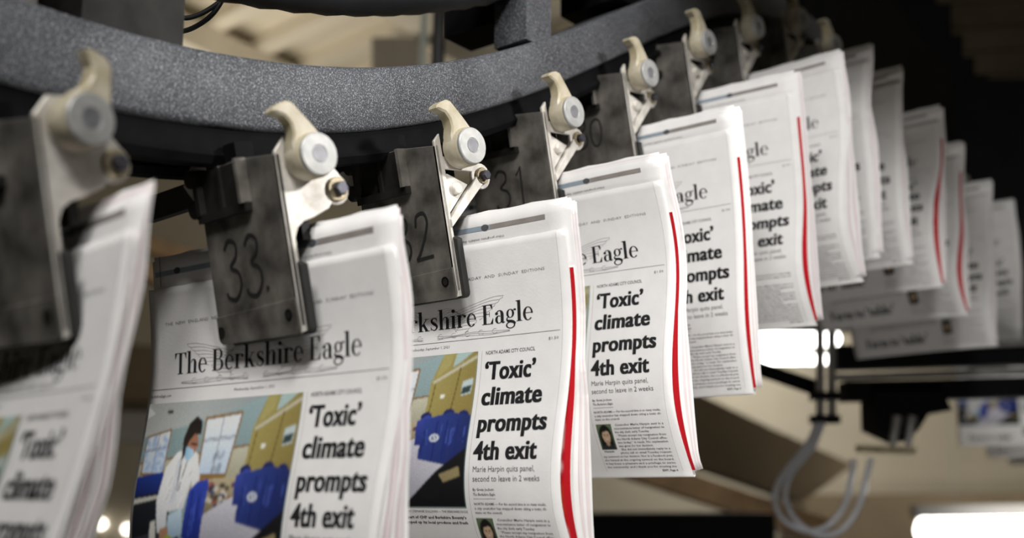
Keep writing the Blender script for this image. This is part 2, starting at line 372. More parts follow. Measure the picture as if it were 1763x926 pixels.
faint.line('THE  NEW  ENGLAND  NEWSPAPER  OF  THE  YEAR  FOR  WEEKDAY  AND  SUNDAY  EDITIONS', 19.6 * mm, 254.8 * mm, 30.2 * mm, 2.4 * mm, res=1)
faint.rule(186.8 * mm, 186.8 * mm, 90 * mm, 276 * mm, .2 * mm)
faint.rule(269.5 * mm, 270 * mm, 2 * mm, 276 * mm, .18 * mm)
for sgn in (-1, 1):
    for k in range(9):
        tip = (128 + sgn * (82 - 4.5 * k - (2.5 if k > 5 else 0)), 46 + 3.0 * k); root = (128 + sgn * (12 + 2 * k), 60 + 1.3 * k)
        P = sm([(root[0], root[1]), (128 + sgn * (38 - k), 53 + 2.4 * k), (tip[0] - sgn * 14, tip[1] + .7), tip], 7)
        faint.path([(a * mm, b * mm) for a, b in P], .24 * mm)
        P = sm([tip, (tip[0] - sgn * 1.0, tip[1] + 1.6), (tip[0] - sgn * 4.5, tip[1] + 3.0)], 4)
        faint.path([(a * mm, b * mm) for a, b in P], .24 * mm)
    for k in range(4):
        P = sm([(128 + sgn * (8 + 4 * k), 58 - k), (128 + sgn * (14 + 5 * k), 52 + k), (128 + sgn * (24 + 4 * k), 52 + 2 * k), (128 + sgn * (30 + 3 * k), 57 + k)], 6)
        faint.path([(a * mm, b * mm) for a, b in P], .22 * mm)
    for k in range(3):
        P = sm([(128 + sgn * (8 + 20 * j), 74.2 + k * 1.1 + .7 * math.sin(j * 2.1 + k)) for j in range(5)], 6)
        faint.path([(a * mm, b * mm) for a, b in P], .22 * mm)
    for j in range(5):
        cx = 128 + sgn * (12 + 15 * j); faint.add(*[(np.concatenate([np.array(q) for q in (lambda L: L)(ell(cx * mm, 74.6 * mm, 3 * mm, 2.2 * mm, .25 * mm, .25 * mm, .25 * mm, 20, 300, 14))]), [(4 * i, 4 * i + 1, 4 * i + 2, 4 * i + 3) for i in range(14)])][0])
INKS = [('masthead', masthead.arrays(), 'ink'), ('headline', headline.arrays(), 'ink'), ('second_headline', second_head.arrays(), 'ink'),
        ('kicker', kicker.arrays(), 'grey'), ('deck', deck.arrays(), 'grey'), ('byline', byline.arrays(), 'grey'), ('web_address', web_address.arrays(), 'grey'), ('date_line', date_line.arrays(), 'grey'), ('price', price.arrays(), 'grey'), ('masthead_rule', masthead_rule.arrays(), 'grey'), ('photo_credit', photo_credit.arrays(), 'grey'), ('caption', caption.arrays(), 'grey'), ('article_text', body.arrays(), 'grey'), ('eagle_line_drawing', faint.arrays(), 'pale')]

# ------------------------------------------------------------------ printed pictures, as ink colours on a fine grid of the page
def lin(c): 
    c = np.array(c, float) / 255; return np.where(c <= .04045, c / 12.92, ((c + .055) / 1.055) ** 2.4)
class Pic:
    def __init__(s, nx, ny, base):
        s.x, s.y = np.meshgrid(np.linspace(0, 1, nx), np.linspace(0, 1, ny)); s.nx, s.ny = nx, ny
        s.c = np.ones((ny, nx, 3)) * lin(base); s.r = np.random.RandomState(3)
    def poly(s, P, col, col2=None, d=(0, 1), a=1.0):
        x, y = s.x, s.y; ins = np.zeros(x.shape, bool); n = len(P)
        for i in range(n):
            (x0, y0), (x1, y1) = P[i], P[(i + 1) % n]
            if y0 == y1: continue
            ins ^= ((y0 > y) != (y1 > y)) & (x < (x1 - x0) * (y - y0) / (y1 - y0) + x0)
        s._put(ins, col, col2, d, a); return s
    def oval(s, cx, cy, rx, ry, col, a=1.0):
        s._put(((s.x - cx) / rx) ** 2 + ((s.y - cy) / ry) ** 2 < 1, col, None, (0, 1), a); return s
    def seg(s, x0, y0, x1, y1, w, col):
        dx, dy = x1 - x0, y1 - y0; L = math.hypot(dx, dy) + 1e-9; nx, ny = -dy / L * w / 2, dx / L * w / 2
        return s.poly([(x0 + nx, y0 + ny), (x1 + nx, y1 + ny), (x1 - nx, y1 - ny), (x0 - nx, y0 - ny)], col)
    def _put(s, m, col, col2, d, a):
        if not m.any(): return
        c = np.ones((m.sum(), 3)) * lin(col)
        if col2 is not None:
            q = s.x[m] * d[0] + s.y[m] * d[1]; q = (q - q.min()) / (np.ptp(q) + 1e-9); c = c + (lin(col2) - c) * q[:, None]
        s.c[m] = s.c[m] * (1 - a) + c * a
    def noise(s, k):
        for _ in range(2 if s.nx > 100 else 1):
            c = s.c.copy(); c[1:-1] = (s.c[:-2] + 2 * s.c[1:-1] + s.c[2:]) / 4; d = c.copy(); d[:, 1:-1] = (c[:, :-2] + 2 * c[:, 1:-1] + c[:, 2:]) / 4; s.c = d
        s.c *= 1 + k * (s.r.rand(s.ny, s.nx, 1) - .5)
        return s
def paint_photo(nx, ny):
    p = Pic(nx, ny, (140, 160, 160))
    p.poly([(0, 0), (.78, 0), (.45, .11), (.0, .20)], (188, 190, 186), (150, 160, 162), (1, 0))       # sloping ceiling
    p.poly([(0, .20), (.45, .11), (.78, 0), (.84, 0), (.7, .5), (0, .5)], (150, 172, 174), (120, 140, 140))
    p.poly([(0, .02), (.05, .06), (.0, .085)], (245, 246, 244)); p.oval(.155, .055, .022, .012, (60, 66, 66))
    p.poly([(0, .36), (.72, .27), (.72, .50), (0, .56)], (190, 188, 168), (150, 146, 120))
    p.seg(0, .36, .72, .27, .012, (128, 92, 52))
    def window(q, n=2):
        p.poly(q, (138, 106, 58))
        c = np.mean(q, axis=0); r = [tuple(c + (np.array(v) - c) * .90) for v in q]
        p.poly(r, (226, 232, 240), (190, 206, 226))
        mid = lambda a, b, t: tuple(np.array(a) + (np.array(b) - np.array(a)) * t)
        p.seg(*mid(r[0], r[1], .5), *mid(r[3], r[2], .5), .008, (168, 168, 168))
        for t in (.36, .40): p.seg(*mid(r[0], r[3], t), *mid(r[1], r[2], t), .008, (150, 156, 160))
        return r
    r = window([(.02, .195), (.185, .155), (.175, .43), (.015, .43)])
    g = np.random.RandomState(5)
    for _ in range(60):
        x, y = .03 + .14 * g.rand(), .2 + .2 * g.rand(); p.oval(x, y, .012, .012, (150, 178, 214), .5)
    window([(.405, .10), (.645, .075), (.60, .445), (.405, .445)])
    for _ in range(16):
        x, y = .50 + .06 * g.rand(), .30 + .12 * g.rand(); p.oval(x, y, .012, .018, (120, 130, 140), .4)
    p.poly([(.40, .445), (.66, .445), (.64, .47), (.40, .47)], (150, 112, 60))
    p.poly([(.72, .18), (.79, 0), (1, 0), (1, .54), (.70, .52)], (160, 148, 88), (128, 112, 60), (1, .3))    # cupboards
    p.poly([(.79, 0), (.86, 0), (.83, .09), (.75, .15)], (168, 158, 100)); p.poly([(.87, 0), (.97, 0), (.90, .06), (.85, .09)], (168, 190, 186))
    p.seg(.735, .185, 1.0, .03, .02, (190, 184, 160)); p.seg(.90, .09, .85, .50, .006, (92, 70, 34)); p.seg(.75, .19, .72, .5, .006, (92, 70, 34))
    p.poly([(.92, .19), (.985, .17), (.975, .27), (.915, .285)], (186, 200, 200)); p.poly([(.92, .23), (.975, .215), (.97, .262), (.918, .275)], (52, 66, 68))
    p.poly([(.79, .27), (.815, .265), (.815, .29), (.79, .295)], (226, 226, 214))
    p.poly([(.46, .46), (.70, .44), (.70, .60), (.46, .66)], (182, 170, 140), (120, 110, 84))
    for _ in range(40):
        x, y = .49 + .20 * g.rand(), .48 + .13 * g.rand(); p.oval(x, y, .014, .014, [(60, 50, 40), (210, 200, 190), (150, 80, 60), (40, 60, 110)][g.randint(4)], .8)
    p.poly([(.44, .68), (.66, .555), (1.0, .72), (1, .86), (.62, 1), (.3, 1), (.36, .8)], (206, 204, 214), (170, 168, 180))       # table
    p.poly([(.0, .44), (.17, .41), (.19, .44), (.17, .54), (.0, .56)], (34, 58, 140), (24, 34, 86))
    p.poly([(0, .56), (.22, .52), (.26, .66), (.2, .80), (0, .82)], (30, 32, 40), (18, 20, 26)); p.poly([(0, .57), (.17, .545), (.17, .565), (0, .60)], (188, 186, 176))
    p.poly([(0, .80), (.3, .72), (.36, .84), (.25, 1), (0, 1)], (58, 60, 70), (36, 36, 40)); p.poly([(.13, .70), (.165, .69), (.17, .85), (.12, .86)], (206, 206, 196))
    p.poly([(.25, .30), (.33, .27), (.39, .31), (.43, .44), (.43, .51), (.39, .52), (.38, .46), (.35, .62), (.24, .64), (.24, .76), (.18, .76), (.16, .58), (.19, .38)], (236, 234, 230), (204, 206, 212), (.4, 1))
    p.poly([(.26, .34), (.30, .33), (.29, .58), (.25, .60)], (196, 200, 208), a=.7); p.seg(.285, .33, .29, .52, .007, (70, 70, 80)); p.seg(.33, .33, .30, .52, .007, (90, 90, 100))
    p.poly([(.20, .74), (.25, .72), (.27, .80), (.24, .88), (.2, .84)], (170, 128, 100))
    p.poly([(.25, .66), (.34, .62), (.36, .76), (.26, .80)], (190, 210, 222), (150, 176, 196)); p.oval(.26, .80, .03, .03, (150, 170, 60))
    p.poly([(.29, .20), (.36, .18), (.385, .26), (.36, .32), (.315, .34), (.29, .28)], (150, 104, 82), (172, 122, 98))          # face turned down
    p.poly([(.275, .22), (.30, .13), (.345, .09), (.385, .12), (.39, .20), (.345, .195), (.315, .235), (.30, .33), (.285, .34)], (34, 28, 26), (50, 40, 36))
    p.poly([(.305, .265), (.355, .285), (.365, .32), (.33, .355), (.302, .33)], (140, 184, 212), (180, 208, 224), (1, 0))
    p.seg(.33, .25, .375, .258, .012, (30, 26, 26))
    p.poly([(.375, .52), (.42, .47), (.49, .455), (.50, .50), (.475, .80), (.42, .84), (.35, .78)], (50, 70, 168), (30, 46, 124)); p.seg(.40, .52, .40, .78, .01, (26, 40, 120))
    for x, y in ((.72, .40), (.86, .385), (.95, .40)): p.oval(x, y + .01, .034, .030, (32, 40, 92)); p.oval(x, y + .018, .016, .016, (54, 54, 76))
    p.poly([(.665, .44), (.73, .40), (.77, .42), (.80, .60), (.67, .60)], (62, 74, 160), (40, 52, 124))
    p.poly([(.71, .43), (.80, .405), (.88, .39), (1.0, .415), (1.0, .70), (.93, .745), (.70, .69)], (48, 66, 142), (26, 34, 74), (1, .35))
    for x in (.80, .86, .93): p.seg(x, .44, x - .01, .70, .008, (26, 40, 110))
    for k in range(14):
        x = .70 + .29 * g.rand(); y = .46 + .1 * g.rand(); p.seg(x, y, x + .02 * (g.rand() - .5), y + .08 + .06 * g.rand(), .006, [(30, 42, 104), (66, 84, 166)][k % 2])
    for k in range(9):
        x = .38 + .10 * g.rand(); y = .52 + .1 * g.rand(); p.seg(x, y, x - .01 * g.rand(), y + .16, .006, [(28, 44, 130), (66, 88, 186)][k % 2])
    for k in range(10):
        x = .21 + .18 * g.rand(); y = .36 + .2 * g.rand(); p.seg(x, y, x - .02, y + .06, .005, [(176, 178, 182), (236, 234, 230)][k % 2])
    p.oval(.79, .555, .03, .026, (214, 218, 226)); p.oval(.79, .555, .02, .016, (120, 130, 160)); p.seg(.785, .545, .80, .565, .007, (240, 240, 240))
    p.poly([(.83, .76), (1, .62), (1, 1), (.60, 1), (.70, .90)], (24, 24, 26), (14, 14, 16)); p.oval(.78, .90, .06, .05, (20, 20, 22)); p.poly([(.84, .79), (.96, .74), (.97, .80), (.87, .84)], (142, 128, 92))
    return p.noise(.16)
def paint_mug(nx, ny):
    p = Pic(nx, ny, (88, 104, 78)); p.poly([(0, 0), (1, 0), (1, 1), (0, 1)], (96, 112, 84), (60, 74, 58))
    p.oval(.50, .42, .40, .40, (24, 22, 20)); p.poly([(.12, .40), (.88, .40), (.92, .92), (.08, .92)], (26, 24, 22))
    p.oval(.52, .46, .25, .29, (186, 160, 132)); p.poly([(.42, .66), (.62, .66), (.66, .86), (.38, .86)], (166, 138, 112))
    p.poly([(.02, 1), (.16, .84), (.40, .80), (.52, .88), (.64, .80), (.86, .84), (1, 1)], (40, 42, 48))
    p.poly([(.26, .34), (.34, .16), (.62, .13), (.78, .30), (.62, .26), (.40, .29)], (24, 22, 20))
    for x in (.42, .62): p.oval(x, .42, .045, .022, (40, 30, 26))
    p.oval(.52, .50, .03, .04, (160, 130, 104)); p.oval(.52, .60, .10, .03, (150, 84, 76)); p.oval(.52, .595, .08, .014, (236, 228, 218))
    return p.noise(.15)
def paint_insert(nx, ny):
    p = Pic(nx, ny, (186, 22, 34)); g = np.random.RandomState(4)
    rows = [(.02, .22, (236, 234, 232)), (.24, .30, (236, 234, 232)), (.315, .47, (44, 44, 58)), (.485, .60, (236, 230, 226)), (.615, .66, (240, 238, 236)), (.675, .80, (196, 74, 36)), (.81, .90, (236, 232, 228)), (.91, .985, (232, 228, 224))]
    for a, b, c in rows:
        p.poly([(0, a), (.76, a), (.80, a + .02), (.80, b - .02), (.76, b), (0, b)], c)
    for _ in range(26): p.oval(.68 * g.rand(), .69 + .1 * g.rand(), .05, .012, [(214, 150, 50), (150, 160, 70), (220, 90, 40)][g.randint(3)])
    for _ in range(12): p.oval(.68 * g.rand(), .33 + .12 * g.rand(), .05, .014, [(70, 70, 96), (24, 24, 40), (110, 90, 90)][g.randint(3)])
    for k in range(5): p.seg(.30, .50 + .018 * k, .66, .50 + .018 * k, .006, (110, 104, 104))
    return p.noise(.06)
PHOTO_HI, PHOTO_LO = paint_photo(260, 190), paint_photo(80, 58)
MUG, INSERT = paint_mug(26, 38), paint_insert(30, 110)

# ------------------------------------------------------------------ newspapers
def natural(kn, y):
    n = len(kn); A = np.zeros((n, n)); b = np.zeros(n); A[0, 0] = A[-1, -1] = 1; h = np.diff(kn)
    for i in range(1, n - 1):
        A[i, i - 1] = h[i - 1]; A[i, i] = 2 * (h[i - 1] + h[i]); A[i, i + 1] = h[i]
        b[i] = 6 * ((y[i + 1] - y[i]) / h[i] - (y[i] - y[i - 1]) / h[i - 1])
    m = np.linalg.solve(A, b)
    def ev(x):
        i = np.clip(np.searchsorted(kn, x) - 1, 0, n - 2); a = (kn[i + 1] - x) / h[i]; c = (x - kn[i]) / h[i]
        return a * y[i] + c * y[i + 1] + ((a ** 3 - a) * m[i] + (c ** 3 - c) * m[i + 1]) * h[i] ** 2 / 6
    return ev
VV = np.linspace(0, .30, 91)
STACK = 0.0055
class Drape:
    """front and back surface of one hanging folded newspaper"""
    def __init__(s, par):
        s.c2, s.tw = par[8], par[9]; s.t2 = par[10] if len(par) > 10 else 0; D = np.r_[0, par[4:8]]; ev = natural(KN, D); s.d = ev(VV)
        s.zf = -np.r_[0, np.cumsum(np.sqrt(np.clip(np.diff(VV) ** 2 - np.diff(s.d) ** 2, 1e-8, None)))]
        top = D[1] / KN[1]; end = s.d[np.searchsorted(VV, PH)]
        q = VV / PH; lead = (end * q if end < 0 else end * np.clip(q, 0, 2) ** 2.2) - .006 * np.sin(np.pi * np.clip(q, 0, 1))
        # near the clamp the back lies against the front, lower down it hangs straighter
        b = s.d + (lead - s.d) * np.clip((VV - .05) / .08, 0, 1)
        s.b = np.minimum(b, s.d - STACK * np.clip(1 - .35 * q, .4, 1)); s.top = np.clip(top, -.25, .1)
    def __call__(s, u, v, w=0.0, off=0.0):
        u = np.asarray(u, float); v = np.asarray(v, float); uu = u - PW / 2; vp = np.maximum(v, 0)
        cross = s.c2 * 4 * uu ** 2 / PW + s.tw * uu * vp / .28 + s.t2 * uu * (vp / .28) ** 2
        nf = np.interp(vp, VV, s.d) + cross; nb = np.minimum(np.interp(vp, VV, s.b) + cross * .6, nf - .0035)
        n = nf + (nb - nf) * w; z = np.interp(vp, VV, s.zf)
        n = np.where(v < 0, n + v * s.top, n); z = np.where(v < 0, -v, z)
        return np.stack([uu, -(n + off), z], -1)
def sheet(name, rows, parent, m, th=.0003):
    """rows: (nv, nu, 3) points -> one leaf of paper with thickness"""
    R = np.asarray(rows); nv, nu = R.shape[:2]; V = R.reshape(-1, 3)
    F = [(i * nu + j, (i + 1) * nu + j, (i + 1) * nu + j + 1, i * nu + j + 1) for i in range(nv - 1) for j in range(nu - 1)]
    o = link(name, pymesh(name, V, F), m, parent, True)
    md = o.modifiers.new('thickness', 'SOLIDIFY'); md.thickness = th; md.offset = 0
    return o
def printed(name, dr, arr, parent, m, w=0.0, off=.0004):
    V, F = arr; me = pymesh(name, dr(V[:, 0], V[:, 1], w, off), F)
    return link(name, me, m, parent)
def picture(name, dr, pic, u0, u1, v0, v1, parent, w=0.0, off=.00045):
    u = u0 + (u1 - u0) * pic.x; v = v0 + (v1 - v0) * pic.y; nx, ny = pic.nx, pic.ny
    F = [(i * nx + j, (i + 1) * nx + j, (i + 1) * nx + j + 1, i * nx + j + 1) for i in range(ny - 1) for j in range(nx - 1)]
    me = pymesh(name, dr(u, v, w, off).reshape(-1, 3), F)
    a = me.color_attributes.new('ink', 'FLOAT_COLOR', 'POINT')
    a.data.foreach_set('color', np.concatenate([np.clip(pic.c * 1.05, 0, .8), np.ones((ny, nx, 1))], 2).astype(np.float32).ravel())
    return link(name, me, M['pic'], parent)
U_ = np.linspace(0, PW, 25); V_ = np.linspace(0, PH, 46)
UG, VG = np.meshgrid(U_, V_)
def newspaper(par, label, hi=False, insert=False, inner=5, seed=0, detail=True):
    r = random.Random(seed); dr = Drape(par)
    root = empty('newspaper', label, 'newspaper', (par[0], par[1], ZC + par[2]), (0, 0, -par[3]), 'newspapers hanging from the conveyor')
    VB = np.linspace(PH, -FLAP, 40); UB, VBg = np.meshgrid(U_, VB)
    front = dr(UG, VG); back = dr(UB, VBg, 1.0)
    back[-1, :, 2] -= .0012 * np.abs(np.sin(np.arange(25) * 2.4))          # torn top edge
    front[0, :, 2] -= .0006 * np.abs(np.sin(np.arange(25) * 1.9))
    a, b = front[-1], back[0]; fold = []
    for k in range(1, 6):
        t = math.pi * k / 6; q = (a + b) / 2 + (a - b) / 2 * math.cos(t); q[:, 2] -= .0025 * math.sin(t); fold.append(q)
    sheet('outer_sheet', np.concatenate([front, np.array(fold), back]), root, M['paper'])
    ws = [.52, .62, .72, .81, .90][:inner] if insert else [.14, .34, .52, .70, .86][:inner]
    for k, w in enumerate(ws):
        ext = (.0046 if insert else .0008) + .0011 * k + .0006 * r.random(); t0 = (.0016 + .001 * r.random()) if w < .5 else -.018 - .006 * r.random()
        vv = np.linspace(t0, PH - .004 - .002 * r.random(), 34); uu, vv = np.meshgrid(np.linspace(.002, PW + ext, 13), vv)
        P = dr(uu, vv, w); P[:, -1, 1] += (.0002 if insert else .0010) * np.sin(np.arange(34) * .7 + k)
        sheet('inner_page', P, root, M['paper2'] if k % 2 else M['paper'], .00025)
    if insert:
        uu, vv = np.meshgrid(np.linspace(.16, PW + .0036, 12), np.linspace(.030, PH - .003, 34))
        s_ = sheet('advertising_insert', dr(uu, vv, .30), root, M['paper'], .0003); tag(s_, 'glossy insert with a red border showing at the right edge')
        picture('insert_print', dr, INSERT, 
                .240, PW + .0032, .031, PH - .004, s_, .30, .0004)
    for nm, arr, mk in INKS:
        if detail or nm in ('masthead', 'headline', 'second_headline'):
            printed(nm, dr, arr, root, M[mk])
    picture('news_photograph', dr, PHOTO_HI if hi else PHOTO_LO, 3.4 * mm, 182.6 * mm, 90.2 * mm, 219 * mm, root)
    picture('portrait_photograph', dr, MUG, 190.3 * mm, 207.5 * mm, 227.3 * mm, 252.8 * mm, root)
    wf = min([w for w in ws if w >= .5] or [1.0])
    fl = Ink(); fl.rule(.005, .20, -.0118, -.0122, .0040)
    printed('margin_bar', dr, fl.arrays(), root, M['bluebar'], wf)
    fl = Ink(); fl.rule(.20, .258, -.0122, -.0125, .0040)
    printed('margin_bar', dr, fl.arrays(), root, M['brownbar'], wf)
    fl = Ink(); fl.add(disc(0, 0, 1)[0], [tuple(range(14))]); V, F = fl.arrays(); ov = Ink()
    for u in (.034, .195):
        ov = Ink(); ov.add(V * np.array([.0042, .0026]) + np.array([u, -.0123]), F); printed('register_mark', dr, ov.arrays(), root, M['grey'], wf, .0006)
    ov = Ink(); ov.rule(.012, .012, -.026, -.002, .0008); printed('cut_line', dr, ov.arrays(), root, M['grey'], wf, .0006)
    ov = Ink(); ov.line('Other programs available depend upon edition and delivery to subscribers', .10, .215, -.0022, .0018, res=1, flip=True)
    printed('margin_note', dr, ov.arrays(), root, M['grey'], wf, .0006)
    return root
LABELS = ['out-of-focus newspaper at the far left, nearest the camera, in the largest gripper',
 'newspaper held by the steel gripper marked 33, whole masthead and bag photograph showing',
 'newspaper held by the gripper marked 32, red insert edge and cupboards photograph showing',
 'newspaper held by the gripper marked 31, small portrait and bottom fold in view',
 'newspaper held by the gripper marked 30, right behind the one with the small portrait',
 'newspaper fifth behind the large blurred one, broad red stripe down its edge',
 'newspaper with pale smooth front and no red stripe, topmost corner highest of all',
 'narrow pinkish newspaper sliver right behind the highest pale one',
 'newspaper sliver second behind the highest pale one, no red stripe',
 'newspaper sliver with thin red line, third behind the highest pale one',
 'newspaper with blurred red stripe, lower front reading over the far headline',
 'newspaper behind the last red striped one, whole second headline at its bottom left',
 'grey blurred newspaper at the right edge of the picture, last of the row',
]
for i, par in enumerate(PAPERS):
    newspaper(par, LABELS[i], hi=i in (1, 2), insert=i in (2, 3, 4, 5, 9, 10), inner=5 if i < 8 else 3, seed=i)
# ------------------------------------------------------------------ grippers
TILT = 0.2249; XC = 0.0134
def R2(a, r0, r1, n, c): return [(c[0] + r0 * math.cos(math.radians(r1 + a * k / n)), c[1] + r0 * math.sin(math.radians(r1 + a * k / n))) for k in range(n + 1)]
def gripper_meshes():
    g = {}
    pl = R2(90, .006, 180, 5, (-.0885, -.038)) + R2(90, .006, 270, 5, (XC - .006, -.039)) + [(XC, .084), (-.034, .090), (-.092, .088)]
    g['clamp_plate'] = MB().prism(pl, 0, .004, 'y', .0007).mesh('clamp_plate')
    st = R2(90, .006, 180, 5, (-.0885, -.038)) + R2(90, .006, 270, 5, (XC - .006, -.039)) + [(XC - .0005, -.019), (-.0935, -.0225)]
    g['wear_strip'] = MB().prism(st, -.0014, .0006, 'y', .0006).mesh('wear_strip')
    m = MB()
    for a in (0, 1): pass
    g['screw_hole'] = MB().lathe((0, 0, 0), [(-.0004, .0042), (-.0004, .0030), (.0006, .0030)][:2] + [(.0002, .0042)], 'y', 18).mesh('screw_hole')
    m = MB(); m.prism(R2(90, .006, 180, 4, (-.082, -.040)) + R2(90, .005, 270, 4, (XC, -.041)) + [(XC + .005, .004), (XC - .004, .008), (XC - .004, .030), (-.088, .030)], .0042, .0105, 'y', .0009)
    g['grip_pad'] = m.mesh('grip_pad')
    m = MB()                                                     # raised frame of the spring housing
    m.box(-.090, -.084, -.007, .0, .056, .089); m.box(-.090, -.024, -.006, .0, .050, .0565); m.box(-.060, -.056, -.004, .0, .0565, .089)
    g['housing_frame'] = m.mesh('housing_frame')
    g['housing_rib'] = MB().box(-.0275, -.024, -.009, .0, .056, .089).mesh('housing_rib')
    g['spring_housing'] = MB().box(-.084, -.030, -.0015, .0, .0565, .0885).mesh('spring_housing')
    # side cheek with the arm towards the back
    arm = [(0, -.044), (0, .086), (.010, .097), (.024, .097), (.040, .086)] + R2(-175, .0115, 55, 12, (.0492, .0562)) + [(.040, .0425), (.026, .037), (.016, .0345)] + [(.0105, .0305), (.007, .0235), (.0065, .0), (.008, -.020), (.0085, -.043)]
    g['cheek_plate'] = MB().prism(arm, XC - .0032, XC, 'x', .0006).mesh('cheek_plate')
    m = MB()                                                     # slim open arm: strut, rib and lug
    m.prism([(0, -.044), (0, .088), (.007, .094), (.008, .060), (.006, .022), (.0065, 0), (.008, -.044)], XC - .003, XC, 'x', .0006)
    m.prism([(.004, .014), (.004, .021), (.042, .0565), (.051, .0535), (.049, .049)], XC - .0045, XC + .0020, 'x', .0008)
    m.prism([(.005, .024), (.005, .060), (.012, .060), (.034, .050)], XC - .0040, XC - .0025, 'x', .0004)
    m.prism(R2(360, .0115, 0, 20, (.0492, .0562))[:-1], XC - .0032, XC, 'x', .0006)
    m.prism([(.006, .064), (.006, .075), (.045, .067), (.045, .060)], XC - .0032, XC, 'x', .0006)
    g['open_arm'] = m.mesh('open_arm')
    g['web_tube'] = MB().lathe((XC - .002, .018, .047), [(-.008, .0045), (-.007, .0055), (.003, .0055), (.004, .0045)], 'x', 18).mesh('web_tube')
    Rr = (XC, .0224, .0793)
    g['roller'] = MB().lathe((XC + .001, Rr[1], Rr[2]), [(0, .0135), (.001, .0158), (.0025, .0166), (.0165, .0166), (.018, .0158)], 'x', 40).mesh('roller')
    g['roller_face'] = MB().lathe((XC + .0185, Rr[1], Rr[2]), [(0, .0152), (.0008, .0156), (.0032, .0156), (.0040, .0149), (.0040, .0068), (.0034, .0064), (.0034, .002)], 'x', 40).mesh('roller_face')
    g['hub_pin'] = MB().lathe((XC + .0215, Rr[1], Rr[2]), [(0, .006), (.0008, .006)], 'x', 24).mesh('hub_pin')
    horn = [(-.0150, .004), (-.0125, .014), (-.0085, .0205), (-.0080, .027), (-.0105, .0335), (-.0165, .0375), (-.0185, .0395), (-.0165, .0415), (-.0110, .0428), (-.0045, .0430), (.0, .0408), (.0035, .034), (.0085, .024), (.0135, .0125), (.0160, .003), (.012, -.004), (-.010, -.006)]
    g['cam_lever'] = MB().prism([(a, b) for a, b in horn], -.0062, .0062, 'x', .0016).mesh('cam_lever')
    m = MB().lathe((XC, .0492, .0562), [(0, .0088), (.0008, .0092), (.0022, .0092), (.003, .0084)], 'x', 26); g['washer'] = m.mesh('washer')
    hexa = [(-.0000 + .0049 + .0492 - .0049 + .0056 * math.cos(math.pi * k / 3), .0562 + .0056 * math.sin(math.pi * k / 3)) for k in range(6)]
    g['bolt_head'] = MB().prism(hexa, XC + .003, XC + .0085, 'x', .0008).mesh('bolt_head')
    g['side_lug'] = MB().lathe((0, 0, 0), [(-.009, .0062), (-.008, .0072), (.006, .0072), (.007, .006)], 'y', 18).mesh('side_lug')
    m = MB(); m.box(-.084, .004, .020, .027, .022, .088); m.box(-.066, -.048, .0, .022, .080, .088)
    g['rear_jaw'] = m.mesh('rear_jaw')
    m = MB(); m.box(-.066, -.050, .010, .026, .084, .106)
    g['carriage'] = m.mesh('carriage')
    m = MB(); m.prism([(-.097, .070), (-.106, .070), (-.118, .084), (-.100, .100), (-.096, .100)], .002, .012, 'y', .001)
    g['link_gusset'] = m.mesh('link_gusset')
    m = MB(); m.box(-.205, -.098, .010, .022, .068, .088)
    g['connecting_link'] = m.mesh('connecting_link')
    return g
GM = gripper_meshes()
for k in ('clamp_plate', 'wear_strip', 'housing_rib'): GM[k].materials.append(M['plate'])
for k in ('cheek_plate', 'open_arm', 'web_tube', 'link_gusset'): GM[k].materials.append(M['cast'])
GM['carriage'].materials.append(M['lip'])
for k in ('grip_pad', 'connecting_link'): GM[k].materials.append(M['rubber'])
for k in ('housing_frame', 'spring_housing', 'rear_jaw', 'side_lug', 'screw_hole'): GM[k].materials.append(M['dark'])
for k, q in (('roller', 'cream'), ('cam_lever', 'cream'), ('roller_face', 'disc'), ('hub_pin', 'pin'), ('washer', 'brass'), ('bolt_head', 'bolt')): GM[k].materials.append(M[q])
DIG = {'3': sm([(.05, .86), (.22, 1.0), (.46, .92), (.46, .72), (.24, .56), (.50, .44), (.56, .22), (.36, .02), (.10, .05), (.02, .14)], 6),
       '2': sm([(.08, .74), (.14, .96), (.40, 1.0), (.52, .80), (.40, .50), (.18, .18), (.04, .04), (.14, .04)], 6) + [(.66, .06)],
       '1': [(.16, .80), (.34, 1.0), (.34, .5), (.34, .02)],
       '0': sm([(.32, .98), (.08, .80), (.04, .40), (.20, .04), (.46, .06), (.60, .44), (.52, .84), (.32, .98)], 6)}
def number_mesh(txt, x0, z0, h, w, slant=0.0):
    V = []; F = []; x = x0
    for ch in txt:
        if ch == '.':
            P = [[(x + .004 * math.cos(a) * .5, z0 + .004 + .002 * math.sin(a)) for a in np.linspace(0, 6.28, 9)[:-1]]]; x += .01
        else:
            P = ribbon([(x + (a + slant * b) * h * .84, z0 + b * h) for a, b in DIG[ch]], w); x += h * .62
        for q in P:
            F.append(tuple(range(len(V), len(V) + len(q)))[::1]); V += [(a, -.0004, b) for a, b in q]
    return pymesh('number', V, F)
